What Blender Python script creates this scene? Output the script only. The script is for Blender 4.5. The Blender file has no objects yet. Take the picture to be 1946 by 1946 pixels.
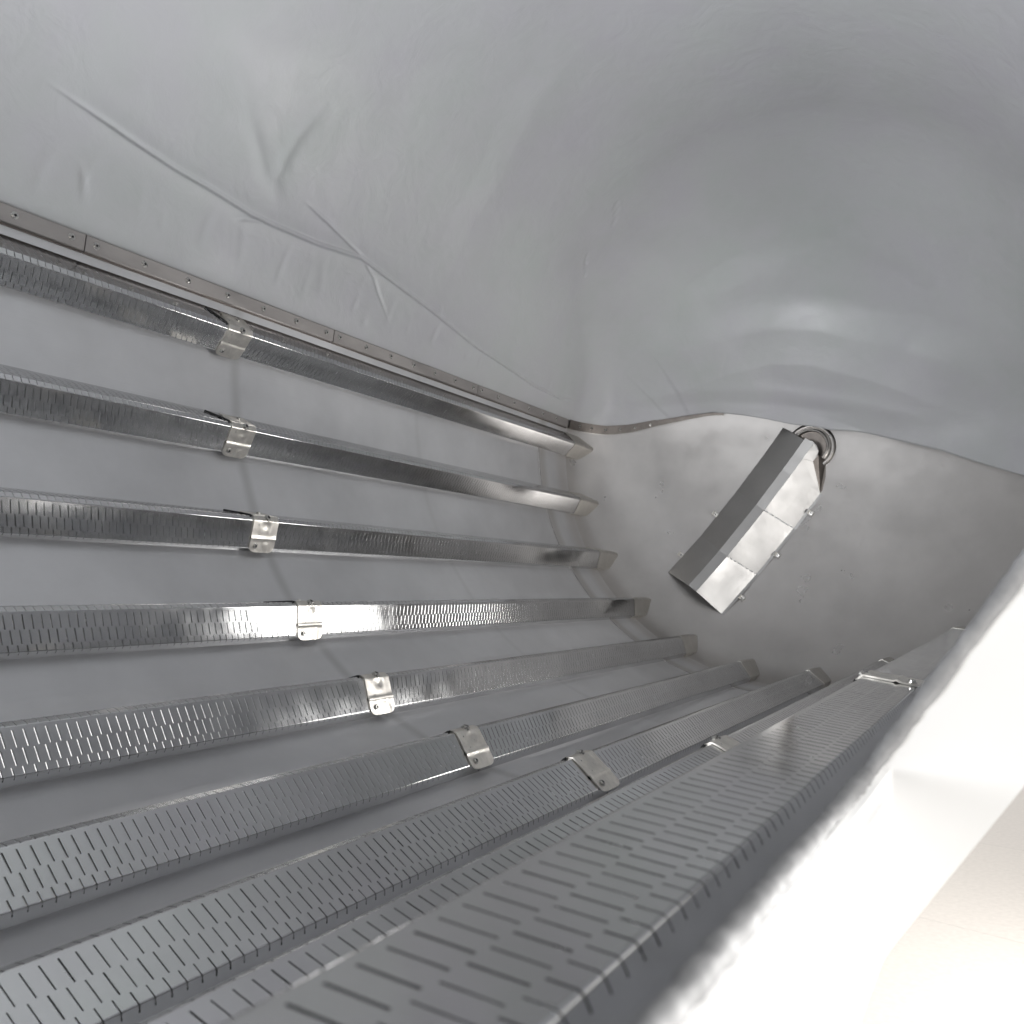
import bpy, math, random
import numpy as np
from mathutils import Vector, Matrix

random.seed(7)
S = bpy.context.scene
COL = S.collection
RAD = math.radians

# ------------------------------------------------------------------ tank frame
# The tank lies along +Y.  Section coordinates (x right, y down), z along the axis.
def W(x, y, z):
    return (x, z, -y)

Z0, DISH = 3.18, 0.42            # tangent line and depth of the dished end
ZBACK = -1.7
CH_T1, CH_DT = 3.2236704, -0.2783760
TH_RAIL = 193.3                  # angle of the membrane clamping strip
CAM = (0.69178036, 0.68625414, 0.0)
OPEN_N = 38.9                    # angle of the loading openings
OPEN_D, OPEN_OUT, OPEN_H = 0.9637, 1.027, 0.234
OPENINGS = ((-0.95, 0.525), (2.26, 2.97))


def head_z(r):
    return Z0 + DISH * math.sqrt(max(0.0, 1 - r * r))


# ------------------------------------------------------------------ materials
def new_mat(name):
    m = bpy.data.materials.new(name)
    m.use_nodes = True
    nt = m.node_tree
    return m, nt, nt.nodes['Principled BSDF']


def N(nt, kind, **kw):
    n = nt.nodes.new(kind)
    for k, v in kw.items():
        if k in n.inputs:
            n.inputs[k].default_value = v
        else:
            setattr(n, k, v)
    return n


def ramp(nt, fac, stops):
    r = nt.nodes.new('ShaderNodeValToRGB')
    e = r.color_ramp.elements
    while len(e) < len(stops):
        e.new(0.5)
    for el, (p, c) in zip(e, stops):
        el.position = p
        el.color = (c, c, c, 1) if not isinstance(c, tuple) else (*c, 1)
    nt.links.new(fac, r.inputs[0])
    return r.outputs[0]


def steel(name, base, rough, metal=1.0, mott=0.08, mscale=4.0, rvar=0.06, bump=0.0, bscale=5.0,
          stretch=(1, 1, 1), grain=0.0, tint=None):
    """Stainless steel: mottled colour, uneven gloss, gentle waviness, fine brushing."""
    m, nt, b = new_mat(name)
    L = nt.links
    tc = N(nt, 'ShaderNodeTexCoord')
    mp = N(nt, 'ShaderNodeMapping')
    mp.inputs['Scale'].default_value = stretch
    L.new(tc.outputs['Object'], mp.inputs[0])
    n1 = N(nt, 'ShaderNodeTexNoise', Scale=mscale, Detail=5.0, Roughness=0.6)
    L.new(mp.outputs[0], n1.inputs['Vector'])
    lo = tuple(max(0, c * (1 - mott)) for c in base)
    hi = tuple(min(1, c * (1 + mott)) for c in base)
    if tint:
        lo = tuple(l * t for l, t in zip(lo, tint))
    L.new(ramp(nt, n1.outputs[0], [(0.3, lo), (0.7, hi)]), b.inputs['Base Color'])
    n2 = N(nt, 'ShaderNodeTexNoise', Scale=mscale * 2.3, Detail=4.0)
    L.new(mp.outputs[0], n2.inputs['Vector'])
    L.new(ramp(nt, n2.outputs[0], [(0.3, max(0.02, rough - rvar)), (0.7, rough + rvar)]), b.inputs['Roughness'])
    b.inputs['Metallic'].default_value = metal
    h = None
    if bump:
        n3 = N(nt, 'ShaderNodeTexNoise', Scale=bscale, Detail=1.0)
        L.new(mp.outputs[0], n3.inputs['Vector'])
        bp = N(nt, 'ShaderNodeBump', Strength=1.0, Distance=bump)
        L.new(n3.outputs[0], bp.inputs['Height'])
        h = bp
    if grain:
        mp2 = N(nt, 'ShaderNodeMapping')
        mp2.inputs['Scale'].default_value = (400, 8, 400)
        L.new(tc.outputs['Object'], mp2.inputs[0])
        n4 = N(nt, 'ShaderNodeTexNoise', Scale=1.0, Detail=2.0)
        L.new(mp2.outputs[0], n4.inputs['Vector'])
        bp2 = N(nt, 'ShaderNodeBump', Strength=grain, Distance=0.001)
        L.new(n4.outputs[0], bp2.inputs['Height'])
        if h:
            L.new(h.outputs[0], bp2.inputs['Normal'])
        h = bp2
    if h:
        L.new(h.outputs[0], b.inputs['Normal'])
    return m


M = {}
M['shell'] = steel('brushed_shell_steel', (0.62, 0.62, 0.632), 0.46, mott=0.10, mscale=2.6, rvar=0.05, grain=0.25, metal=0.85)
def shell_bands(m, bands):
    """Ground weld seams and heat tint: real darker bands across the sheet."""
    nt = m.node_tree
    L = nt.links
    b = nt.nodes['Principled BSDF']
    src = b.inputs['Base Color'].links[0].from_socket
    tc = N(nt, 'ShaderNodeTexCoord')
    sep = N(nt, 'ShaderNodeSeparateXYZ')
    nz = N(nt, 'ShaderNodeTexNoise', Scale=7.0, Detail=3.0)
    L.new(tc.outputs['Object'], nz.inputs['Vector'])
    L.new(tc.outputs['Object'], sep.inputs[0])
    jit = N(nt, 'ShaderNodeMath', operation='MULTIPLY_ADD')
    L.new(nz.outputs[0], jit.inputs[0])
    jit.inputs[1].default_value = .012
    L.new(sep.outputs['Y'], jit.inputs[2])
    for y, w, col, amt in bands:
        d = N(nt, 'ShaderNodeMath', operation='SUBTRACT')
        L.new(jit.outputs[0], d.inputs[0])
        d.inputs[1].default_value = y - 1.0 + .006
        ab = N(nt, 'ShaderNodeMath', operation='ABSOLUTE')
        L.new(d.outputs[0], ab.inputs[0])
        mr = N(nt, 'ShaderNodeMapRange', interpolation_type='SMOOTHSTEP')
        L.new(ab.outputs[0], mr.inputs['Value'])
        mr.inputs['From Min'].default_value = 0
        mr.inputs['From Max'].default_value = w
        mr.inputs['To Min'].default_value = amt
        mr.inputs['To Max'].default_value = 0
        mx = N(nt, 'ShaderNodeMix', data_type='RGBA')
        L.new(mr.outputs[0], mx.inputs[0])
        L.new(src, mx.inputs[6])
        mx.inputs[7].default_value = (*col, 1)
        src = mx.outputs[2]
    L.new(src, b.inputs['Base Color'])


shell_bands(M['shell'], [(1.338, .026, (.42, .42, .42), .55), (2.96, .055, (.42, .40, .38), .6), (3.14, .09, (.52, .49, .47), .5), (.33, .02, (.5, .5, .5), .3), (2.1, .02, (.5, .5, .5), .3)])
M['dome'] = steel('dished_end_steel', (0.485, 0.468, 0.456), 0.34, mott=0.10, mscale=3.4, rvar=0.07, bump=0.003, bscale=3.0, metal=0.72)
M['screen'] = steel('polished_screen_steel', (0.60, 0.60, 0.602), 0.13, mott=0.06, mscale=9, rvar=0.05, bump=0.0012, bscale=5.0)
M['cut'] = steel('cut_slot_edge', (0.58, 0.58, 0.58), 0.22, mott=0.1, mscale=30)
M['clamp'] = steel('pickled_clamp_steel', (0.76, 0.73, 0.68), 0.36, mott=0.22, mscale=26, rvar=0.1, bump=0.0016, bscale=34)
M['bolt'] = steel('bolt_steel', (0.5, 0.49, 0.47), 0.28, mott=0.1, mscale=60)
M['cap'] = steel('satin_cap_steel', (0.64, 0.62, 0.585), 0.40, mott=0.1, mscale=14, rvar=0.06)
M['strip'] = steel('weathered_strip_steel', (0.36, 0.34, 0.33), 0.5, mott=0.18, mscale=9, rvar=0.1, stretch=(1, .35, 1))
M['cover'] = steel('brushed_cover_steel', (0.44, 0.432, 0.424), 0.44, mott=0.06, mscale=5, rvar=0.05)
M['bead'] = steel('weld_bead', (0.33, 0.32, 0.32), 0.5, mott=0.25, mscale=40, metal=0.9)
M['faint'] = steel('ground_weld', (0.40, 0.395, 0.395), 0.45, mott=0.2, mscale=12, metal=0.85)
M['gusset'] = steel('brown_shaded_steel', (0.20, 0.18, 0.165), 0.4, mott=0.2, mscale=15)  # brown steel, its dark tone includes the shade on the gusset facing away
M['ring'] = steel('dark_pipe_steel', (0.30, 0.285, 0.27), 0.38, mott=0.2, mscale=12)
M['collar'] = steel('white_coated_collar', (0.80, 0.80, 0.795), 0.55, metal=0.0, mott=0.03, mscale=5)
M['lip'] = steel('grey_collar_lip', (0.27, 0.27, 0.275), 0.6, metal=0.0, mott=0.2, mscale=60, bump=0.004, bscale=60)


def flat_mat(name, col, rough):
    m, nt, b = new_mat(name)
    n = N(nt, 'ShaderNodeTexNoise', Scale=6.0, Detail=5.0)
    L = nt.links
    tc = N(nt, 'ShaderNodeTexCoord')
    L.new(tc.outputs['Object'], n.inputs['Vector'])
    L.new(ramp(nt, n.outputs[0], [(0.3, tuple(c * .9 for c in col)), (0.7, tuple(min(1, c * 1.08) for c in col))]), b.inputs['Base Color'])
    b.inputs['Roughness'].default_value = rough
    return m


M['dark'] = flat_mat('dark_recess', (0.02, 0.02, 0.02), 0.7)
M['slit_shade'] = flat_mat('black_slit_shade', (0.015, 0.015, 0.016), 0.6)
def floor_mat():
    m, nt, b = new_mat('beige_floor')
    L = nt.links
    tc = N(nt, 'ShaderNodeTexCoord')
    br = N(nt, 'ShaderNodeTexBrick', Scale=1.0)
    br.offset = 0
    br.inputs['Color1'].default_value = (.54, .505, .465, 1)
    br.inputs['Color2'].default_value = (.53, .495, .46, 1)
    br.inputs['Mortar'].default_value = (.485, .455, .42, 1)
    br.inputs['Mortar Size'].default_value = .006
    br.inputs['Brick Width'].default_value = 2.6
    br.inputs['Row Height'].default_value = 1.3
    mp = N(nt, 'ShaderNodeMapping')
    mp.inputs['Rotation'].default_value = (0, 0, RAD(20))
    L.new(tc.outputs['Object'], mp.inputs[0])
    L.new(mp.outputs[0], br.inputs['Vector'])
    n = N(nt, 'ShaderNodeTexNoise', Scale=40.0, Detail=6.0)
    L.new(tc.outputs['Object'], n.inputs['Vector'])
    mx = N(nt, 'ShaderNodeMix', data_type='RGBA', blend_type='MULTIPLY')
    mx.inputs[0].default_value = 1
    L.new(br.outputs[0], mx.inputs[6])
    L.new(ramp(nt, n.outputs[0], [(.3, .9), (.7, 1.0)]), mx.inputs[7])
    L.new(mx.outputs[2], b.inputs['Base Color'])
    b.inputs['Roughness'].default_value = .6
    return m


M['floor'] = floor_mat()


def membrane_mat():
    m, nt, b = new_mat('grey_membrane')
    L = nt.links
    tc = N(nt, 'ShaderNodeTexCoord')
    n = N(nt, 'ShaderNodeTexNoise', Scale=2.2, Detail=6.0, Roughness=0.65)
    L.new(tc.outputs['Object'], n.inputs['Vector'])
    L.new(ramp(nt, n.outputs[0], [(0.3, (0.362, 0.368, 0.372)), (0.5, (0.385, 0.388, 0.398)), (0.7, (0.395, 0.405, 0.408))]), b.inputs['Base Color'])
    nh = N(nt, 'ShaderNodeTexNoise', Scale=1.7, Detail=5.0, Roughness=.7)
    L.new(tc.outputs['Object'], nh.inputs['Vector'])
    mx = N(nt, 'ShaderNodeMix', data_type='RGBA', blend_type='MULTIPLY')
    mx.inputs[0].default_value = 1
    L.new(b.inputs['Base Color'].links[0].from_socket, mx.inputs[6])
    L.new(ramp(nt, nh.outputs[0], [(.32, (.955, .99, .955)), (.5, (1.0, 1.0, 1.0)), (.68, (.985, .955, 1.0))]), mx.inputs[7])
    L.new(mx.outputs[2], b.inputs['Base Color'])
    n2 = N(nt, 'ShaderNodeTexNoise', Scale=5.0, Detail=3.0)
    L.new(tc.outputs['Object'], n2.inputs['Vector'])
    L.new(ramp(nt, n2.outputs[0], [(0.3, 0.38), (0.7, 0.52)]), b.inputs['Roughness'])
    b.inputs['Specular IOR Level'].default_value = 0.5
    n3 = N(nt, 'ShaderNodeTexNoise', Scale=11.0, Detail=7.0, Roughness=.55, Distortion=.6)
    L.new(tc.outputs['Object'], n3.inputs['Vector'])
    bp = N(nt, 'ShaderNodeBump', Strength=0.45, Distance=0.005)
    L.new(n3.outputs[0], bp.inputs['Height'])
    L.new(bp.outputs[0], b.inputs['Normal'])
    return m


M['membrane'] = membrane_mat()


# ------------------------------------------------------------------ object helpers
def mesh(name, verts, faces, mats, parent=None, smooth=False, idx=None):
    me = bpy.data.meshes.new(name)
    me.from_pydata([tuple(v) for v in verts], [], [tuple(f) for f in faces])
    for m in (mats if isinstance(mats, (list, tuple)) else [mats]):
        me.materials.append(m)
    if idx is not None:
        me.polygons.foreach_set('material_index', idx)
    me.polygons.foreach_set('use_smooth', [smooth] * len(me.polygons))
    me.update()
    o = bpy.data.objects.new(name, me)
    COL.objects.link(o)
    if parent:
        o.parent = parent
    return o


def tag(o, label=None, cat=None, group=None, kind=None):
    for k, v in (('label', label), ('category', cat), ('group', group), ('kind', kind)):
        if v:
            o[k] = v
    return o


def empty(name, loc, rot=None):
    o = bpy.data.objects.new(name, None)
    o.empty_display_size = 0.05
    COL.objects.link(o)
    o.location = loc
    if rot is not None:
        o.rotation_euler = rot
    return o


def copy_tree(o, parent=None):
    c = o.copy()
    COL.objects.link(c)
    if parent:
        c.parent = parent
    for ch in list(o.children):
        copy_tree(ch, c)
    return c


class MB:
    def __init__(self):
        self.v, self.f, self.i = [], [], []

    def face(self, pts, mi=0):
        n = len(self.v)
        self.v += [tuple(p) for p in pts]
        self.f.append(tuple(range(n, n + len(pts))))
        self.i.append(mi)

    def grid(self, rows, mi=0, close=False):
        n = len(self.v)
        w = len(rows[0])
        for r in rows:
            self.v += [tuple(p) for p in r]
        for a in range(len(rows) - 1):
            for b in range(w if close else w - 1):
                c = (b + 1) % w
                self.f.append((n + a * w + b, n + a * w + c, n + (a + 1) * w + c, n + (a + 1) * w + b))
                self.i.append(mi)

    def box(self, c, ax, ay, az, mi=0):
        c, ax, ay, az = map(Vector, (c, ax, ay, az))
        P = [c + sx * ax + sy * ay + sz * az for sx in (-1, 1) for sy in (-1, 1) for sz in (-1, 1)]
        for q in ((0, 1, 3, 2), (4, 6, 7, 5), (0, 4, 5, 1), (2, 3, 7, 6), (0, 2, 6, 4), (1, 5, 7, 3)):
            self.face([P[k] for k in q], mi)

    def build(self, name, mats, parent=None, smooth=False):
        return mesh(name, self.v, self.f, mats, parent, smooth, self.i)


def bolt_mb(mb, c, n, r, h, seg=14, socket=True):
    """Socket-head screw: bevelled cylinder on a washer with a dark recess."""
    n = Vector(n).normalized()
    a = n.orthogonal().normalized()
    b = n.cross(a)
    c = Vector(c)

    def ring(rr, hh):
        return [c + n * hh + (a * math.cos(2 * math.pi * k / seg) + b * math.sin(2 * math.pi * k / seg)) * rr for k in range(seg)]
    mb.grid([ring(r * 1.45, -0.002), ring(r * 1.45, h * .22), ring(r, h * .24), ring(r, h * .85), ring(r * .86, h), ring(r * .5, h)], 0, True)
    mb.grid([ring(r * .5, h), ring(r * .46, h * .45)], 1, True)
    mb.face(ring(r * .46, h * .45), 1)


def tube_mb(mb, pts, r, seg=8, mi=0):
    pts = [Vector(p) for p in pts]
    rows = []
    up = None
    for k, p in enumerate(pts):
        d = (pts[min(k + 1, len(pts) - 1)] - pts[max(k - 1, 0)]).normalized()
        if up is None:
            up = d.orthogonal().normalized()
        up = (up - d * up.dot(d)).normalized()
        s = d.cross(up)
        rows.append([p + (up * math.cos(2 * math.pi * j / seg) + s * math.sin(2 * math.pi * j / seg)) * r for j in range(seg)])
    mb.grid(rows, mi, True)
    mb.face(rows[0][::-1], mi)
    mb.face(rows[-1], mi)


# ------------------------------------------------------------------ tank shell
tank = empty('press_tank', (0, 1.0, -1.0))
tag(tank, 'stainless steel tank of brushed grey metal with a dished end wall behind the channels', 'tank')
TOFF = Vector((0, 1.0, -1.0))


def TW(x, y, z):
    return Vector(W(x, y, z)) - TOFF


half = math.degrees(math.asin(OPEN_H + .004))
TH_A, TH_B = OPEN_N - half, OPEN_N + half
ths = sorted(set([round(x, 5) for x in np.linspace(0, 360, 361)[:-1]] + [TH_A, TH_B]))
zs = sorted(set([ZBACK, Z0] + [round(v, 5) for o in OPENINGS for v in (o[0] - .004, o[1] + .004)] + list(np.linspace(ZBACK, Z0, 25))))
sh = MB()
nT = len(ths)
vid = {}
for a, z in enumerate(zs):
    for b, t in enumerate(ths):
        vid[a, b] = len(sh.v)
        sh.v.append(TW(math.cos(RAD(t)), math.sin(RAD(t)), z))
for a in range(len(zs) - 1):
    for b in range(nT):
        c = (b + 1) % nT
        tm = (ths[b] + (ths[c] if c else 360)) / 2
        zm = (zs[a] + zs[a + 1]) / 2
        if TH_A < tm < TH_B and any(o[0] - .004 < zm < o[1] + .004 for o in OPENINGS):
            continue
        sh.f.append((vid[a, b], vid[a, c], vid[a + 1, c], vid[a + 1, b]))
        sh.i.append(0)
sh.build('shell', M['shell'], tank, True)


def dome_mb(sgn, zc):
    mb = MB()
    rows = []
    for k in range(41):
        a = math.pi / 2 * k / 40
        r, dz = max(math.cos(a), 1e-4), DISH * math.sin(a)
        rows.append([TW(r * math.cos(RAD(t)), r * math.sin(RAD(t)), zc + sgn * dz) for t in np.linspace(0, 360, 241)[:-1]])
    mb.grid(rows, 0, True)
    return mb


dome_mb(1, Z0).build('end_dome', M['dome'], tank, True)
dome_mb(-1, ZBACK).build('end_dome', M['dome'], tank, True)


def seam(zc, w, h, t0, t1):
    mb = MB()
    rows = []
    rnd = random.Random(int(zc * 1000))
    for t in np.arange(t0, t1, 0.5):
        j = rnd.uniform(-.0012, .0012)
        prof = [(-w, -.002), (-w * .5, h * .8), (0, h), (w * .5, h * .8), (w, -.002)]
        rows.append([TW((1 - hh) * math.cos(RAD(t)), (1 - hh) * math.sin(RAD(t)), zc + dz + j) for dz, hh in prof])
    mb.grid(rows)
    return mb


for zc, w, h, mt in ((2.935, .0050, .0022, 'bead'),):
    seam(zc, w, h, 57, 190).build('weld_seam', M[mt], tank, True)
# ------------------------------------------------------------------ loading openings
on = (math.cos(RAD(OPEN_N)), math.sin(RAD(OPEN_N)))
ot = (-on[1], on[0])


def OP(d, t, z):
    return Vector(W(on[0] * d + ot[0] * t, on[1] * d + ot[1] * t, z))


def opening(z0, z1, label):
    base = OP(OPEN_D, 0, (z0 + z1) / 2)
    root = empty('opening_collar', base)
    tag(root, label, 'opening frame', 'loading openings of the tank')
    # rounded rectangle outline in (t, z)
    rc = 0.012

    def outline(g, gt=None):
        pts = []
        H = OPEN_H + (g if gt is None else gt)
        a0, a1 = z0 - g, z1 + g
        for cx, cz, s in ((H - rc, a1 - rc, 0), (-H + rc, a1 - rc, 90), (-H + rc, a0 + rc, 180), (H - rc, a0 + rc, 270)):
            for k in range(7):
                a = RAD(s + 15 * k)
                pts.append((cx + rc * math.cos(a), cz + rc * math.sin(a)))
        # insert points along the straights
        out = []
        for i, p in enumerate(pts):
            qn = pts[(i + 1) % len(pts)]
            n = 24 if math.dist(p, qn) > .1 else 1
            for k in range(n):
                f = k / n
                out.append((p[0] + (qn[0] - p[0]) * f, p[1] + (qn[1] - p[1]) * f))
        return out
    ol = outline(0)
    og = outline(0.008)
    ox, oy = outline(0.0, .085), outline(.010, .095)
    m = MB()
    m.grid([[OP(OPEN_D + .004, t, z) - base for t, z in ol],
            [OP(OPEN_D + .008, t, z) - base for t, z in ol],
            [OP(OPEN_OUT - .004, t, z) - base for t, z in ox],
            [OP(OPEN_OUT, t, z) - base for t, z in ox],
            [OP(OPEN_OUT, t, z) - base for t, z in oy],
            [OP(OPEN_D + .016, t, z) - base for t, z in og],
            [OP(OPEN_D + .004, t, z) - base for t, z in og]], 0, True)
    m.build('collar_wall', M['collar'], root, False)
    l = MB()
    rnd = random.Random(3)
    rows = [[] for _ in range(9)]
    dense = []
    o4 = outline(0.0005)
    for p, qn in zip(o4, o4[1:] + o4[:1]):
        n = max(1, int(math.dist(p, qn) / .006))
        dense += [(p[0] + (qn[0] - p[0]) * k / n, p[1] + (qn[1] - p[1]) * k / n) for k in range(n)]
    jj = 1.0
    for (t, z) in dense:
        jj += rnd.uniform(-.08, .08) + (1 - jj) * .25
        j = jj + rnd.uniform(-.12, .12)
        for k in range(9):
            a = 2 * math.pi * k / 8
            s = 1 + .0
            # outward direction in the (t,z) plane approximated from the centre
            dt = max(-1, min(1, (t / OPEN_H) ** 7))
            dz = max(-1, min(1, ((z - (z0 + z1) / 2) / ((z1 - z0) / 2)) ** 21))
            rr = .0042 * j
            rows[k].append(OP(OPEN_D + rr * math.sin(a) * 1.1, t + rr * math.cos(a) * dt, z + rr * math.cos(a) * dz) - base)
    l.grid(rows, 0, True)
    l.build('rim_lip', M['lip'], root, True)
    return root


opening(*OPENINGS[0], 'white rimmed loading opening at the lower right edge, next to the viewer')
opening(*OPENINGS[1], 'white rimmed loading opening farther along the tank wall, past the nearest one')

# ------------------------------------------------------------------ drain channels
A_, HA, HL, BF = 0.024, 0.0694, 0.0199, 0.012
ZC0, ZC1, ZEND = 1.2617, 1.3363, 3.1368


def fillet(pts, radii, n=4):
    out = [pts[0]]
    for i in range(1, len(pts) - 1):
        p, a, b = Vector(pts[i]), Vector(pts[i - 1]), Vector(pts[i + 1])
        u, v = (a - p).normalized(), (b - p).normalized()
        ang = u.angle(v)
        r = radii[i - 1]
        d = r / math.tan(ang / 2)
        c = p + (u + v).normalized() * (r / math.sin(ang / 2))
        s, e = p + u * d - c, p + v * d - c
        tot = s.angle(e)
        for k in range(n + 1):
            f = k / n
            q = (s * math.sin((1 - f) * tot) + e * math.sin(f * tot)) / math.sin(tot)
            out.append(tuple(c + q))
    out.append(pts[-1])
    return out


KNOTS = [(-A_ - BF - .044, -.004), (-A_ - BF - .048, HL), (-A_ - BF, HA), (-A_, HA), (A_, HL), (A_ - .007, -.004)]
PROF = fillet(KNOTS, [.004, .0035, .0035, .0045], 7)
SS = [0.0]
for p, q in zip(PROF, PROF[1:]):
    SS.append(SS[-1] + math.dist(p, q))


def prof(s):
    s = max(0, min(SS[-1], s))
    for k in range(len(SS) - 1):
        if s <= SS[k + 1] + 1e-12:
            f = (s - SS[k]) / (SS[k + 1] - SS[k])
            a, b = PROF[k], PROF[k + 1]
            d = Vector((b[0] - a[0], b[1] - a[1])).normalized()
            return (a[0] + (b[0] - a[0]) * f, a[1] + (b[1] - a[1]) * f), (-d[1], d[0])


# arc length of the ridge edge A: closest polyline point to the knot
SA = min(range(len(PROF)), key=lambda k: math.dist(PROF[k], KNOTS[3]))
SA = SS[SA]
SLOW = SS[min(range(len(PROF)), key=lambda k: math.dist(PROF[k], KNOTS[4]))]


def CP(s, z, off=0.0):
    """Point on the channel profile, in channel-local coordinates (x out, y along, z up the wall)."""
    (t, h), n = prof(s)
    return Vector((-(h + n[1] * off), z, t + n[0] * off))


PITCH, SLOTW, THICK = 0.0150, 0.0015, 0.003
BURR_W, BURR_H = 0.0009, 0.00045
ROWS = [(-.0645, -.0425), (-.0405, -.0205), (-.0185, .0005), (.0060, .0300), (.0317, .0545), (.0562, .0760)]


def screen_panel(name, za, zb, skew, parent, sza, szb, BURR_H=BURR_H):
    mb = MB()
    bands = []
    cur = 0.0
    for r, (a, b) in enumerate(ROWS):
        bands.append((cur, SA + a, None))
        bands.append((SA + a, SA + b, r))
        cur = SA + b
    bands.append((cur, SS[-1], None))
    ncell = int((szb - sza) / PITCH)
    rnd = random.Random(int((za + 9) * 1000) + int(BURR_H * 1e6))
    for s0, s1, row in bands:
        br = [s0] + [s for s in SS if s0 + 1e-5 < s < s1 - 1e-5] + [s1]
        if row is None:
            mb.grid([[CP(s, za) for s in br], [CP(s, zb) for s in br]])
            continue
        sm = (s0 + s1) / 2
        stag = (row % 2) * PITCH / 2
        cols = [[CP(s, za) for s in br]]
        for j in range(ncell):
            sh_ = skew * (sm - SA - .018)
            sh_ -= math.floor((sh_ + stag) / PITCH) * PITCH
            zc = sza + (j + .3) * PITCH + stag + sh_
            zc += rnd.uniform(-.00035, .00035)
            SW = SLOTW * rnd.uniform(.8, 1.15)
            zl = [zc - SW / 2 + skew * (s - sm) for s in br]
            zr = [zc + SW / 2 + skew * (s - sm) for s in br]
            cols.append([CP(s, z - BURR_W) for s, z in zip(br, zl)])
            lipv = [CP(s, z, BURR_H) for s, z in zip(br, zl)]
            mb.grid([cols[-1], lipv], 1)
            mb.grid([lipv, [CP(s, z) for s, z in zip(br, zl)]], 1)
            cols.append([CP(s, z) for s, z in zip(br, zr)])
            # slot flanks
            dl = [CP(s, z, -THICK) for s, z in zip(br, zl)]
            dr = [CP(s, z, -THICK) for s, z in zip(br, zr)]
            fl = [CP(s, z) for s, z in zip(br, zl)]
            mb.grid([fl, dl], 1)
            mb.grid([dr, cols[-1]], 1)
            mb.face([fl[0], dl[0], dr[0], cols[-1][0]], 1)
            mb.face([fl[-1], cols[-1][-1], dr[-1], dl[-1]], 1)
        cols.append([CP(s, zb) for s in br])
        for k in range(0, len(cols), 2):
            mb.grid([cols[k], cols[k + 1]])
    # sheet edge seen at both ends
    for z in (za, zb):
        br = [s for s in SS]
        mb.grid([[CP(s, z) for s in br], [CP(s, z, -THICK) for s in br]])
    return mb.build(name, [M['screen'], M['cut']], parent)


def make_clamp(parent):
    zc, hw = (ZC0 + ZC1) / 2, (ZC1 - ZC0) / 2
    s0, s1 = SA - .066, SLOW + .0095
    rc = .016
    ss = sorted(set([s0, s1] + [s for s in SS if s0 < s < s1] + list(np.linspace(s0, s1, 46)) + list(np.linspace(s1 - rc, s1, 9)) + list(np.linspace(s0, s0 + .01, 5))))
    top, bot = [], []
    for s in ss:
        w = hw
        if s > s1 - rc:
            q = s - (s1 - rc)
            w = hw - rc + math.sqrt(max(0, rc * rc - q * q))
        off = .0032
        # pressed crease across the lower third, and a lifted tab below the bend
        off += .0022 * math.exp(-((s - SA - .044) / .003) ** 2)
        zz = [zc + w * f for f in np.linspace(-1, 1, 13)]
        rt, rb = [], []
        for z in zz:
            e = off
            # dimple round the ridge screw
            dd = math.hypot(s - (SA + .012), (z - zc - .002) * .9)
            e -= .0022 * math.exp(-(dd / .008) ** 2)
            e += .0012 * math.exp(-((z - zc - .016) / .006) ** 2) * (1 if s > SA else 0)
            sc = min(s, SLOW - .005)
            ext = Vector((.7178, 0, .6963)) * (s - sc)
            rt.append(CP(sc, z, e) + ext)
            rb.append(CP(sc, z, max(.0003, e - .0028)) + ext)
        top.append(rt)
        bot.append(rb)
    mb = MB()
    mb.grid(top)
    edge_t = top[0] + [r[-1] for r in top[1:]] + top[-1][::-1][1:] + [r[0] for r in top[::-1]][1:-1]
    edge_b = bot[0] + [r[-1] for r in bot[1:]] + bot[-1][::-1][1:] + [r[0] for r in bot[::-1]][1:-1]
    mb.grid([edge_t, edge_b], 0, True)
    c = mb.build('joint_clamp', M['clamp'], parent, True)
    for s, z, r in ((SA - .006, zc + .004, .0062), (SA + .0625, zc - .021, .0048), (SA - .050, zc + .010, .0045)):
        (t, h), n = prof(s)
        b = MB()
        bolt_mb(b, CP(s, z, .003), (-n[1], 0, n[0]), r, r * .95)
        b.build('clamp_bolt', [M['bolt'], M['dark']], c, False)
    return c


def make_cap(parent):
    mb = MB()
    z0 = ZEND + .0035
    ss = list(SS)
    rows = [[], []]
    rows = []
    ncol = 14
    front_out, front_in = [], []
    grid = []
    for s in ss:
        (t, h), n = prof(s)
        r = math.hypot(1 - h, t)
        ze = head_z(min(r, .99999)) + .004
        if r >= 1:
            ze = Z0
        ze = max(ze, z0 + .02)
        col = []
        for k in range(ncol):
            f = k / (ncol - 1)
            z = z0 + (ze - z0) * f
            off = .0015
            tap = max(0, (z - 3.215) / .15)
            p = CP(s, z, off)
            p.x *= (1 - .07 * tap * tap - .03 * tap)
            col.append(p)
        grid.append(col)
        front_out.append(col[0])
        front_in.append(CP(s, z0, -.004))
    mb.grid(grid)
    mb.grid([front_out, front_in], 0)
    return mb.build('end_cap', M['cap'], parent)


def make_channel(burr=BURR_H):
    root = empty('drain_channel', (0, 0, 0))
    screen_panel('screen_panel', -1.55, 1.297, 0.21, root, -1.5, 1.258, burr)
    screen_panel('screen_panel', 1.3005, ZEND, -0.17, root, 1.338, 3.10, burr * .45)
    make_clamp(root)
    make_cap(root)
    g = MB()
    # black tube in place of a shaded slit beside the clamp, upper flank
    pts = []
    for k in range(13):
        f = k / 12
        pts.append(CP(SA - .010 - .055 * f, ZC0 - .004 - .040 * f ** 1.5, .0022))
    tube_mb(g, pts, .0021, 6)
    g.build('slit_line', M['slit_shade'], root, True)
    return root


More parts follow.
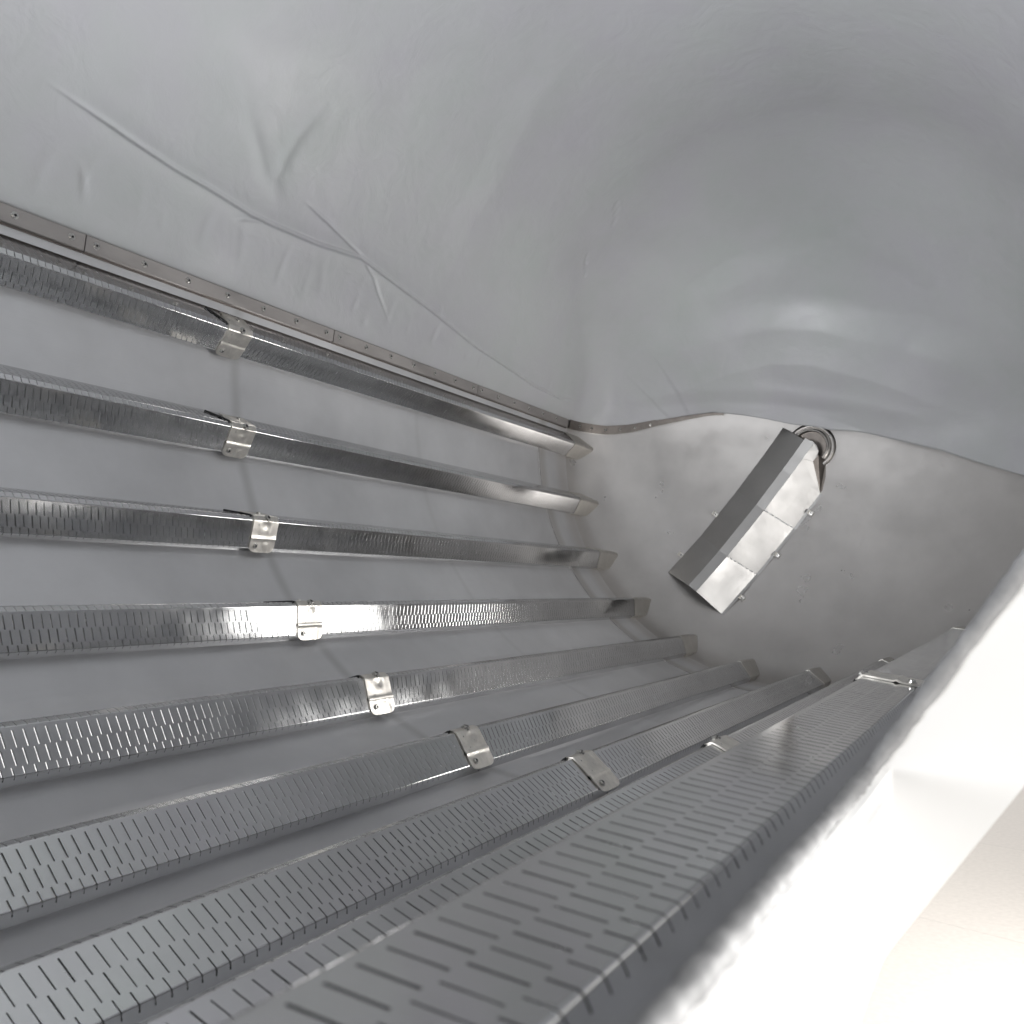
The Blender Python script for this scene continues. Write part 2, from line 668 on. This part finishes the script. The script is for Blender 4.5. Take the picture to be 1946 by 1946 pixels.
CH_LABELS = [
    'slotted steel drain channel running right below the bolted clamping strip',
    'slotted drain channel next below the one that runs under the clamping strip',
    'slotted drain channel with a dark face, third down from the clamping strip',
    'level slotted drain channel whose face shines white on both sides of its clamp',
    'slotted drain channel just below the level one that shines white beside its clamp',
    'slotted drain channel sixth down from the clamping strip, its clamp bright on the upper half',
    'lowest slotted drain channel seen over its full face, white line along its lower edge',
    'slotted drain channel mostly hidden behind the large near one, only its upper edge showing',
    'large slotted drain channel closest to the white rimmed opening, with long wide slots',
]
proto = make_channel()
for k in range(9):
    th = CH_T1 + k * CH_DT
    if k == 6:
        proto = make_channel(.00005)          # burrs flattened on the bottom screens so their slots don't glint
    o = proto if k in (0, 6) else copy_tree(proto)
    o.location = (math.cos(th), 0, -math.sin(th))
    o.rotation_euler = (0, th, 0)
    tag(o, CH_LABELS[k], 'drain channel', 'slotted drain channels along the tank wall')

# ------------------------------------------------------------------ membrane clamping strip
def RP(th, r, z):
    return Vector(W(r * math.cos(RAD(th)), r * math.sin(RAD(th)), z))


STRIP_W = (191.15, 193.35)
joints = [-1.37, -0.6095, 0.152, 0.9135, 1.675, 2.4365, 3.165]
SL = {2: 'nearest bolted steel clamping strip at the left edge above the first channel',
      3: 'bolted clamping strip directly above the first channel clamp',
      4: 'bolted clamping strip just past the first channel clamp, in the middle of its row',
      5: 'farthest straight bolted clamping strip, ending at the corner with the dished end wall'}
for k in range(2, 6):
    z0, z1 = joints[k] + .0012, joints[k + 1] - .0012
    base = RP(192.3, 1, (z0 + z1) / 2)
    root = empty('clamping_strip', base)
    tag(root, SL[k], 'clamping strip', 'bolted strips clamping the membrane edge')
    mb = MB()
    rows = []
    for z in np.linspace(z0, z1, 12):
        rows.append([RP(th, r, z) - base for th, r in ((STRIP_W[0], 1.0005), (STRIP_W[0], .9885), (STRIP_W[0] + .12, .9868), (STRIP_W[1] - .15, .9868), (STRIP_W[1], .9885), (STRIP_W[1], 1.0005))])
    mb.grid(rows)
    mb.face(rows[0])
    mb.face(rows[-1][::-1])
    mb.build('strip_bar', M['strip'], root)
    zz = joints[k] + .0245
    while zz < z1 - .01:
        b = MB()
        c = RP(192.35, .9868, zz) - base
        bolt_mb(b, c, (-math.cos(RAD(192.35)), 0, math.sin(RAD(192.35))), .0056, .0040, 12)
        b.build('strip_bolt', [M['bolt'], M['dark']], root)
        zz += .11775
    # narrow strip under the bar, coloured dark to read as a shaded gap
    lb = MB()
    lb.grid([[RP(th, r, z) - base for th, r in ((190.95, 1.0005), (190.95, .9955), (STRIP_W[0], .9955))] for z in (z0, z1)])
    lb.build('gap_shade_strip', M['gusset'], root)

# membrane edge on the dished end: u along the diameter, w towards the membrane side
TU = TH_RAIL - 180
EU = (math.cos(RAD(TU)), math.sin(RAD(TU)))
EW = (math.cos(RAD(TU + 270)), math.sin(RAD(TU + 270)))
EDGE = [(-1.0, 0.0), (-.90, .006), (-.80, .030), (-.69, .070), (-.57, .103), (-.457, .129), (-.34, .129), (-.22, .124), (.02, .110), (.228, .071), (.533, .006), (.80, -.079), (.93, -.118), (.985, -.12), (1.0, 0.0)]


def edge_w(u):
    return float(np.interp(u, [e[0] for e in EDGE], [e[1] for e in EDGE]))


def HP(u, w, off):
    """Point over the dished end at planar (u,w), held `off` in front of the steel."""
    r = min(math.hypot(u, w), 1)
    x, y = EU[0] * u + EW[0] * w, EU[1] * u + EW[1] * w
    return Vector(W(x * (1 - off), y * (1 - off), Z0 + (DISH - off) * math.sqrt(max(0, 1 - r * r))))


base = HP(-.85, .01, 0)
root = empty('clamping_strip', base)
tag(root, 'thin curved brown clamping strip turning onto the dished end wall past the last channel tip', 'clamping strip', 'bolted strips clamping the membrane edge')
mb = MB()
rows = []
us = np.concatenate([np.sin(np.linspace(-math.pi / 2, -.95, 16)), np.linspace(-.79, -.40, 12)])
for u in us:
    w = edge_w(u)
    wd = .038 if u < -.86 else .038 * max(.28, (-u - .40) / .46 * .72 + .28)
    rows.append([HP(u, w - wd, -.0005) - base, HP(u, w - wd, .012) - base, HP(u, w + .004, .012) - base, HP(u, w + .004, -.0005) - base])
mb.grid(rows)
mb.face(rows[-1][::-1])
mb.build('strip_bar', M['gusset'], root)
for u in (-.985, -.95, -.90, -.845, -.785, -.72):
    b = MB()
    p = HP(u, edge_w(u) - .017, .012)
    n = HP(u, edge_w(u) - .017, .05) - p
    bolt_mb(b, p - base, n, .0048, .005, 10)
    b.build('strip_bolt', [M['bolt'], M['dark']], root)

# ------------------------------------------------------------------ membrane
def dist_poly(X, Y, pts):
    """Distance to a polyline and the fraction along it."""
    best = np.full(X.shape, 1e9)
    frac = np.zeros(X.shape)
    side = np.zeros(X.shape)
    L = [0.0]
    for a, b in zip(pts, pts[1:]):
        L.append(L[-1] + math.dist(a, b))
    for k, (a, b) in enumerate(zip(pts, pts[1:])):
        dx, dy = b[0] - a[0], b[1] - a[1]
        q = dx * dx + dy * dy + 1e-12
        f = np.clip(((X - a[0]) * dx + (Y - a[1]) * dy) / q, 0, 1)
        ex, ey = X - a[0] - f * dx, Y - a[1] - f * dy
        d = np.hypot(ex, ey)
        m = d < best
        best = np.where(m, d, best)
        frac = np.where(m, (L[k] + f * math.sqrt(q)) / L[-1], frac)
        side = np.where(m, np.sign(dx * ey - dy * ex), side)
    return best, frac, side


def th_z(l):
    return [(RAD(t), z) for t, z in l]


MAIN = th_z([(208.6, .76), (207.7, .874), (206.97, .96), (206.18, 1.07), (205.83, 1.173), (205.1, 1.306), (205.21, 1.374), (205.65, 1.525), (206.9, 1.70), (205.32, 1.892), (203.55, 2.101), (200.9, 2.343), (199.4, 2.566), (197.8, 2.783), (197.4, 3.008), (198.6, 3.13)])
B1 = th_z([(210.92, 1.439), (209.73, 1.536), (207.05, 1.708)])
B2 = th_z([(206.63, 1.711), (204.8, 1.77), (202.25, 1.813), (197.74, 1.901)])
B3 = th_z([(203.2, 1.25), (204.2, 1.285), (205.1, 1.34)])
D1 = th_z([(209.5, 1.37), (211.62, 1.333), (218.72, 1.345), (226, 1.39)])
D2 = th_z([(222, 1.15), (217.67, 1.202), (211.53, 1.298), (208.05, 1.393)])
PAN = th_z([(262, 1.9), (244.8, 1.993), (232.75, 2.081), (216.53, 2.09), (207.91, 2.108)])
GL = [th_z([(t + 1.6, z - .018), (t - 1.6, z + .018)]) for t, z in ((244.0, 2.640), (243.2, 2.668), (241.5, 2.70), (230.8, 2.735), (229.7, 2.758), (228.6, 2.786))]
F1 = th_z([(201.96, .862), (199, .884), (196.58, .891)])
F2 = th_z([(206.5, 2.10), (202, 2.13)])
ARC1 = [(-.86, -.36), (-.752, -.451), (-.607, -.525), (-.344, -.567), (-.083, -.581), (.141, -.526), (.406, -.386), (.66, -.21), (.797, -.121)]
ARC2 = [(-.828, -.306), (-.616, -.343), (-.378, -.318), (-.153, -.277), (.163, -.161), (.537, .006)]
ARC3 = [(-.749, -.29), (-.393, -.274), (-.058, -.189), (.25, -.08)]
CRE = [(-.875, -.30), (-.82, -.37), (-.732, -.45), (-.62, -.54), (-.518, -.617), (-.43, -.68), (-.35, -.728)]
HF = [(-.274, -.464), (-.31, -.40), (-.331, -.347)]


def hsum(X, Y, seed):
    rng = np.random.default_rng(seed)
    o = np.zeros(X.shape)
    for k in range(14):
        f = rng.uniform(1.5, 6.5)
        a = rng.uniform(0, 2 * math.pi)
        o += np.sin(f * (X * math.cos(a) + Y * math.sin(a)) + rng.uniform(0, 6.28)) / f
    return o


def gauss(d, w):
    return np.exp(-(d / w) ** 2)


nph = 460
phi = RAD(TH_RAIL) + np.concatenate([np.linspace(0, .80, 420), np.linspace(.80, math.pi, 281)[1:]])
nph = len(phi)
zcyl = np.concatenate([np.linspace(ZBACK + .02, .55, 60), np.linspace(.55, Z0, 400)[1:]])
TH, ZZ = np.meshgrid(phi, zcyl)
arc0 = TH - RAD(TH_RAIL)


def edge_fall(a):
    e = np.minimum(a, math.pi - a)
    return 1 - np.exp(-e / .055)


def cyl_disp(TH, ZZ):
    a = TH - RAD(TH_RAIL)
    d = .006 + .026 * edge_fall(a)
    d = d + .010 * hsum(TH * 1.0, ZZ * .8, 4) * edge_fall(a)

    def cr(pts, amp, w, fade0=.06, fade1=.06, shift=0.0):
        ds, f, sd = dist_poly(TH, ZZ, pts)
        fd = np.clip(f / fade0, 0, 1) * np.clip((1 - f) / fade1, 0, 1)
        return amp * gauss(ds, w) * fd
    d = d - cr(MAIN, .0060, .0055) + cr(MAIN, .003, .030)
    d = d - cr(B1, .004, .0055, .3, .1) - cr(B2, .003, .005, .1, .5) + cr(B3, .003, .006, .3, .2)
    d = d + cr(D1, .0035, .016, .3, .4) + cr(D2, .0025, .020, .4, .2)
    d = d + cr(F1, -.0025, .007, .4, .3) + cr(F2, -.002, .007, .4, .4)
    for g in GL:
        d = d + cr(g, -.0035, .007, .3, .3)
    ds, f, sd = dist_poly(TH, ZZ, PAN)
    near = sd < 0 if np.mean(ZZ[(sd < 0) & (ds < .1)]) < np.mean(ZZ[(sd > 0) & (ds < .1)]) else sd > 0
    d = d + .0045 * np.where(near, np.clip(1 - ds / .10, 0, 1), np.clip(1 - ds / .24, 0, 1)) * np.clip((1 - f) / .3, 0, 1) * np.clip(f / .2, 0, 1)
    # faint tension wrinkles running up from the clamped edge
    rw = np.random.default_rng(12)
    for k in range(26):
        z = .5 + 2.6 * (k + rw.uniform(-.3, .3)) / 26
        t0, ln, sl = rw.uniform(.03, .07), rw.uniform(.05, .16), rw.uniform(-.25, .25)
        t0 += RAD(TH_RAIL)
        d = d - cr([(t0, z), (t0 + ln * .5, z + sl * ln * .4), (t0 + ln, z + sl * ln)], rw.uniform(.0008, .0022), rw.uniform(.006, .013), .3, .6)
    return d


dC = cyl_disp(TH, ZZ)
rows = []
V = []
X = (1 - dC) * np.cos(TH)
Y = (1 - dC) * np.sin(TH)
cyl_rows = [[W(X[a, b], Y[a, b], ZZ[a, b]) for b in range(nph)] for a in range(len(zcyl))]
# head part
ns = 150
head_rows = []
rim = [(math.cos(p), math.sin(p)) for p in phi]
Sg = np.sin(np.linspace(0, math.pi / 2, ns)) ** 1.0
Sg = 1 - np.cos(np.linspace(0, math.pi / 2, ns) * 1.0)
PX = np.zeros((ns, nph))
PY = np.zeros((ns, nph))
for b, p in enumerate(phi):
    u = rim[b][0] * EU[0] + rim[b][1] * EU[1]
    w = rim[b][0] * EW[0] + rim[b][1] * EW[1]
    wb = min(edge_w(u), w)
    for a in range(ns):
        f = Sg[a]
        ww = w + (wb - w) * f
        PX[a, b] = EU[0] * u + EW[0] * ww
        PY[a, b] = EU[1] * u + EW[1] * ww
RR = np.clip(np.hypot(PX, PY), 0, 1)
PHP = (np.arctan2(PY, PX) - RAD(TH_RAIL)) % (2 * math.pi)
PHP = np.where(PHP > 1.5 * math.pi, 0.0, np.minimum(PHP, math.pi))
rimd = cyl_disp(PHP + RAD(TH_RAIL), np.full(PHP.shape, Z0))
UU = PX * EU[0] + PY * EU[1]
WW = PX * EW[0] + PY * EW[1]
EWV = np.interp(UU, [e[0] for e in EDGE], [e[1] for e in EDGE])
ed = np.clip((WW - EWV) / .12, 0, 1)
lift = np.interp(UU, [-1, -.7, -.5, -.3, .3, .8, 1], [.008, .010, .022, .040, .045, .040, .008])
hd = lift * (1 - ed) + (.032 + .010 * hsum(PX * 1.3, PY * 1.3, 9)) * ed
mixr = np.clip((1 - RR) / .10, 0, 1)
mixr = mixr * mixr * (3 - 2 * mixr)
hd = rimd * (1 - mixr) + hd * mixr


def smooth(x):
    x = np.clip(x, 0, 1)
    return x * x * (3 - 2 * x)


def bridge(p):
    return .62 * smooth((np.minimum(p, math.pi - p) - .10) / .75)


BRP = bridge(PHP)
ZMP = Z0 - BRP
RSP = np.sqrt(np.clip(1 - ((Z0 - ZMP) / (Z0 + DISH - ZMP)) ** 2, 0, 1))
PXS, PYS = PX * RSP * (1 - hd), PY * RSP * (1 - hd)


def hcr(pts, amp, w, f0=.15, f1=.15):
    ds, f, sd = dist_poly(PXS, PYS, pts)
    return amp * gauss(ds, w) * np.clip(f / f0, 0, 1) * np.clip((1 - f) / f1, 0, 1)


dsA, fA, sdA = dist_poly(PXS, PYS, ARC1)
stp = np.clip(.5 + sdA * dsA / .13, 0, 1)
stp = stp * stp * (3 - 2 * stp) * np.clip(fA / .25, 0, 1) * np.clip((1 - fA) / .2, 0, 1) * np.clip((.40 - dsA) / .2, 0, 1)
hd = hd + mixr * (.042 * stp + hcr(ARC2, .0055, .030) - hcr(ARC3, .0035, .018) + hcr(CRE, .011, .065, .2, .6) + hcr(HF, -.003, .008, .3, .3))
# the sheet leaves the shell early and spans the corner in one round sweep
for a in range(len(zcyl)):
    for b in range(nph):
        z = zcyl[a]
        zm = Z0 - bridge(phi[b] - phi[0])
        f = 1.0
        if z > zm:
            f = math.sqrt(max(0, 1 - ((z - zm) / (Z0 + DISH - zm)) ** 2))
        cyl_rows[a][b] = W(X[a, b] * f, Y[a, b] * f, z)
for a in range(1, ns):
    r_ = []
    for b in range(nph):
        d = hd[a, b]
        zm = Z0 - BRP[a, b]
        rs = math.sqrt(max(0, 1 - ((Z0 - zm) / (Z0 + DISH - zm)) ** 2))
        rr = RR[a, b] * rs
        q = rs * (1 - d)
        r_.append(W(PX[a, b] * q, PY[a, b] * q, zm + (Z0 + DISH - zm) * math.sqrt(max(0, 1 - rr ** 2)) - d * (1 - RR[a, b] ** 2)))
    head_rows.append(r_)
mm = MB()
mm.grid(cyl_rows + head_rows)
mo = mm.build('membrane', M['membrane'], None, True)
sol = mo.modifiers.new('thickness', 'SOLIDIFY')
sol.thickness = .005
sol.offset = 1
tag(mo, 'pale grey creased rubber membrane lining the upper half of the tank', 'membrane')

# ------------------------------------------------------------------ radial drain cover on the dished end
BU = (math.cos(RAD(131.3)), math.sin(RAD(131.3)))
BV = (BU[1], -BU[0])


def BP(u, v, h):
    x, y = BU[0] * u + BV[0] * v, BU[1] * u + BV[1] * v
    return Vector(W(x, y, head_z(math.hypot(x, y)) - h))


ub = BP(.80, 0, 0)
cover = empty('drain_cover', ub)
tag(cover, 'roof shaped steel drain cover slanting down the dished end wall, bright on its right side', 'drain cover')
UB = [.80, .583, .332, .145]
HB, VB, VT = .080, .152, .022


def seg_grid(fn, us, n=7):
    """Straight plates between the break points, so the cover reads as flat sheets."""
    rows = []
    for a, b in zip(us, us[1:]):
        for k in range(n + (b == us[-1])):
            f = k / n
            rows.append([(p0 + (p1 - p0) * f) - ub for p0, p1 in zip(fn(a), fn(b))])
    return rows


def plate(name, fn, us, mat):
    m = MB()
    g = seg_grid(fn, us, 1)
    m.grid(g)
    # turned edge for thickness
    m.grid([[r[0] for r in g], [r[0] + Vector((0, .004, 0)) for r in g]])
    m.grid([[r[-1] for r in g], [r[-1] + Vector((0, .004, 0)) for r in g]])
    m.grid([g[0], [p + Vector((0, .006, 0)) for p in g[0]]])
    return m.build(name, mat, cover)


plate('left_plate', lambda u: [BP(u + .0, -VB, .002), BP(u - .022 * (u > .7), -VT, HB)], UB + [.06, -.01], M['cover'])
plate('ridge_plate', lambda u: [BP(u - .022 * (u > .7), -VT, HB + .0005), BP(u - .022 * (u > .7), VT, HB + .0005)], UB + [.06, -.02], M['cover'])
m = MB()
for (a, b) in zip(UB, UB[1:]):
    P = [BP(a, VB, .002), BP(a - .022 * (a > .7), VT, HB), BP(b, VT, HB), BP(b, VB, .002)]
    g = []
    for k in range(9):
        f = k / 8
        lo, hi = P[0] + (P[3] - P[0]) * f, P[1] + (P[2] - P[1]) * f
        # each sheet is slightly dished between its welds
        g.append([lo + (hi - lo) * (q / 6) - ub + Vector((0, .0030 * math.sin(math.pi * f) * math.sin(math.pi * q / 6), 0)) for q in range(7)])
    m.grid(g)
m.face([p - ub for p in (BP(.145, VB, .002), BP(.145, VT, HB), BP(.061, VT, HB), BP(.047, .058, .0575))])
m.grid([[BP(u, VB, .002) - ub for u in UB], [BP(u, VB + .012, .001) - ub for u in UB]])
m.build('right_plate', M['cover'], cover)
m = MB()
tabp = [BP(.060, VT, HB + .001), BP(.046, .058, .0585), BP(.020, .060, .058), BP(-.002, .052, .062), (BP(-.018, .034, .072)), BP(-.024, .012, HB), BP(-.02, VT - .02, HB + .001), BP(.02, VT - .003, HB + .001)]
m.face([p - ub for p in tabp])
m.grid([[p - ub for p in tabp], [p - ub + Vector((0, .006, 0)) for p in tabp]], 0, True)
m.build('end_tab', M['cover'], cover)
m = MB()
gp = [BP(.145, VB, .003), BP(.047, .058, .0565), BP(.012, .060, .056), BP(.012, .085, .0), BP(.075, .128, 0.0), BP(.130, .152, 0.0)]
for k in range(1, 5):
    m.face([p - ub for p in (gp[0], gp[k], gp[k + 1])])
m.build('gusset_plate', M['gusset'], cover)
for uw in (.583, .332):
    w = MB()
    rnd = random.Random(int(uw * 100))
    for k in range(22):
        f = .04 + .92 * k / 21
        if rnd.random() < .3:
            continue
        v = VT + (VB - VT) * f
        p = BP(uw, v, HB * (1 - f) + .0035)
        w.box(p - ub, Vector((.0022, 0, .0014)), Vector((0, .002, 0)), Vector((-.0012, 0, .002)))
    w.build('stitch_weld', M['cover'], cover)


def lug(u, v):
    p = BP(u, v, 0.004)
    m = MB()
    du = (BP(u + .01, v, .004) - p).normalized()
    dv = (BP(u, v + .01, .004) - p).normalized()
    nn = Vector((0, -1, 0))
    m.box(p - ub + nn * .003, du * .010, dv * .013, nn * .0025)
    m.box(p - ub + nn * .008 - dv * .010, du * .009, dv * .0025, nn * .007)
    o = m.build('fixing_lug', M['cap'], cover)
    b = MB()
    bolt_mb(b, p - ub + nn * .0055 + dv * .003, nn, .0048, .006, 10)
    b.build('lug_bolt', [M['bolt'], M['dark']], o)


for u, v in ((.697, .172), (.465, .170), (.237, .170), (.474, -.163), (.707, -.162)):
    lug(u, v)

# central pipe collar
pc = Vector(W(0, 0, Z0 + DISH))
pipe = empty('pipe_collar', pc)
tag(pipe, 'round dark pipe collar at the top of the slanting drain cover', 'pipe collar')
m = MB()


def ring(r, h, n=48):
    return [Vector((r * math.cos(2 * math.pi * k / n), -h, r * math.sin(2 * math.pi * k / n))) for k in range(n)]


m.grid([ring(.104, -.01), ring(.104, .010), ring(.100, .016), ring(.088, .018), ring(.084, .014), ring(.080, .012), ring(.076, .030), ring(.071, .031), ring(.068, .026), ring(.068, -.01)], 0, True)
m.build('collar_ring', M['ring'], pipe, True)
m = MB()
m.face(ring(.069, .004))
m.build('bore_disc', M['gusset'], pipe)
for a in (20, 75, 150, 230, 300):
    b = MB()
    bolt_mb(b, (.092 * math.cos(RAD(a)), -.017, .092 * math.sin(RAD(a))), (0, -1, 0), .004, .004, 8)
    b.build('collar_bolt', [M['bolt'], M['dark']], pipe)

# ------------------------------------------------------------------ outside, seen through the opening
fl = mesh('floor', [(-15, -15, -2.1), (15, -15, -2.1), (15, 15, -2.1), (-15, 15, -2.1)], [(0, 1, 2, 3)], M['floor'])
tag(fl, 'pale beige floor seen outside through the opening', 'floor', kind='structure')

# ------------------------------------------------------------------ light
w = bpy.data.worlds.new('World')
S.world = w
w.use_nodes = True
bg = w.node_tree.nodes['Background']
bg.inputs[0].default_value = (1.0, 0.99, 0.98, 1)
bg.inputs[1].default_value = 1.2


def area(name, loc, target, sx, sy, power, col=(1, .985, .96)):
    l = bpy.data.lights.new(name, 'AREA')
    l.shape = 'RECTANGLE'
    l.size, l.size_y = sx, sy
    l.energy = power
    l.color = col
    o = bpy.data.objects.new(name, l)
    COL.objects.link(o)
    o.location = loc
    d = Vector(target) - Vector(loc)
    o.rotation_euler = d.to_track_quat('-Z', 'Y').to_euler()
    return o


area('daylight_near_opening', OP(2.0, -.3, -.2), OP(0, .2, .3), 1.6, 1.4, 20)
area('daylight_far_opening', OP(1.9, -.35, 2.85), OP(0, .25, 2.6), 2.4, 1.5, 170)
area('added_fill_lamp', W(-.55, .45, -.5), W(.55, -.8, 1.5), .6, .6, 29, (.96, .98, 1)).data.spread = RAD(95)  # added fill light out of view, evens out membrane and end wall

# ------------------------------------------------------------------ camera
R = np.array
a = np.array([-0.11546938, 0.5650822, -0.09644814])
tt = np.linalg.norm(a)
kx = a / tt
K = np.array([[0, -kx[2], kx[1]], [kx[2], 0, -kx[0]], [-kx[1], kx[0], 0]])
Rm = np.eye(3) + math.sin(tt) * K + (1 - math.cos(tt)) * K @ K
cx, cy, cz = Vector(W(*Rm[0])), Vector(W(*(-Rm[1]))), Vector(W(*(-Rm[2])))
cam = bpy.data.cameras.new('camera')
co = bpy.data.objects.new('camera', cam)
COL.objects.link(co)
mat = Matrix((cx, cy, cz)).transposed().to_4x4()
mat.translation = Vector(W(*CAM))
co.matrix_world = mat
cam.sensor_width = 36
cam.lens = 1499.3557 / 1946 * 36
cam.shift_y = 5 / 1946
cam.clip_start = .01
cam.clip_end = 100
cam.dof.use_dof = True
cam.dof.focus_distance = 1.7
cam.dof.aperture_fstop = 10
S.camera = co

S.view_settings.view_transform = 'Standard'
S.view_settings.look = 'None'
S.view_settings.exposure = 0
S.view_settings.gamma = 1
S.cycles.use_adaptive_sampling = True
S.cycles.adaptive_threshold = .018
S.cycles.max_bounces = 8
S.cycles.diffuse_bounces = 4
S.cycles.glossy_bounces = 6
S.cycles.sample_clamp_indirect = 8
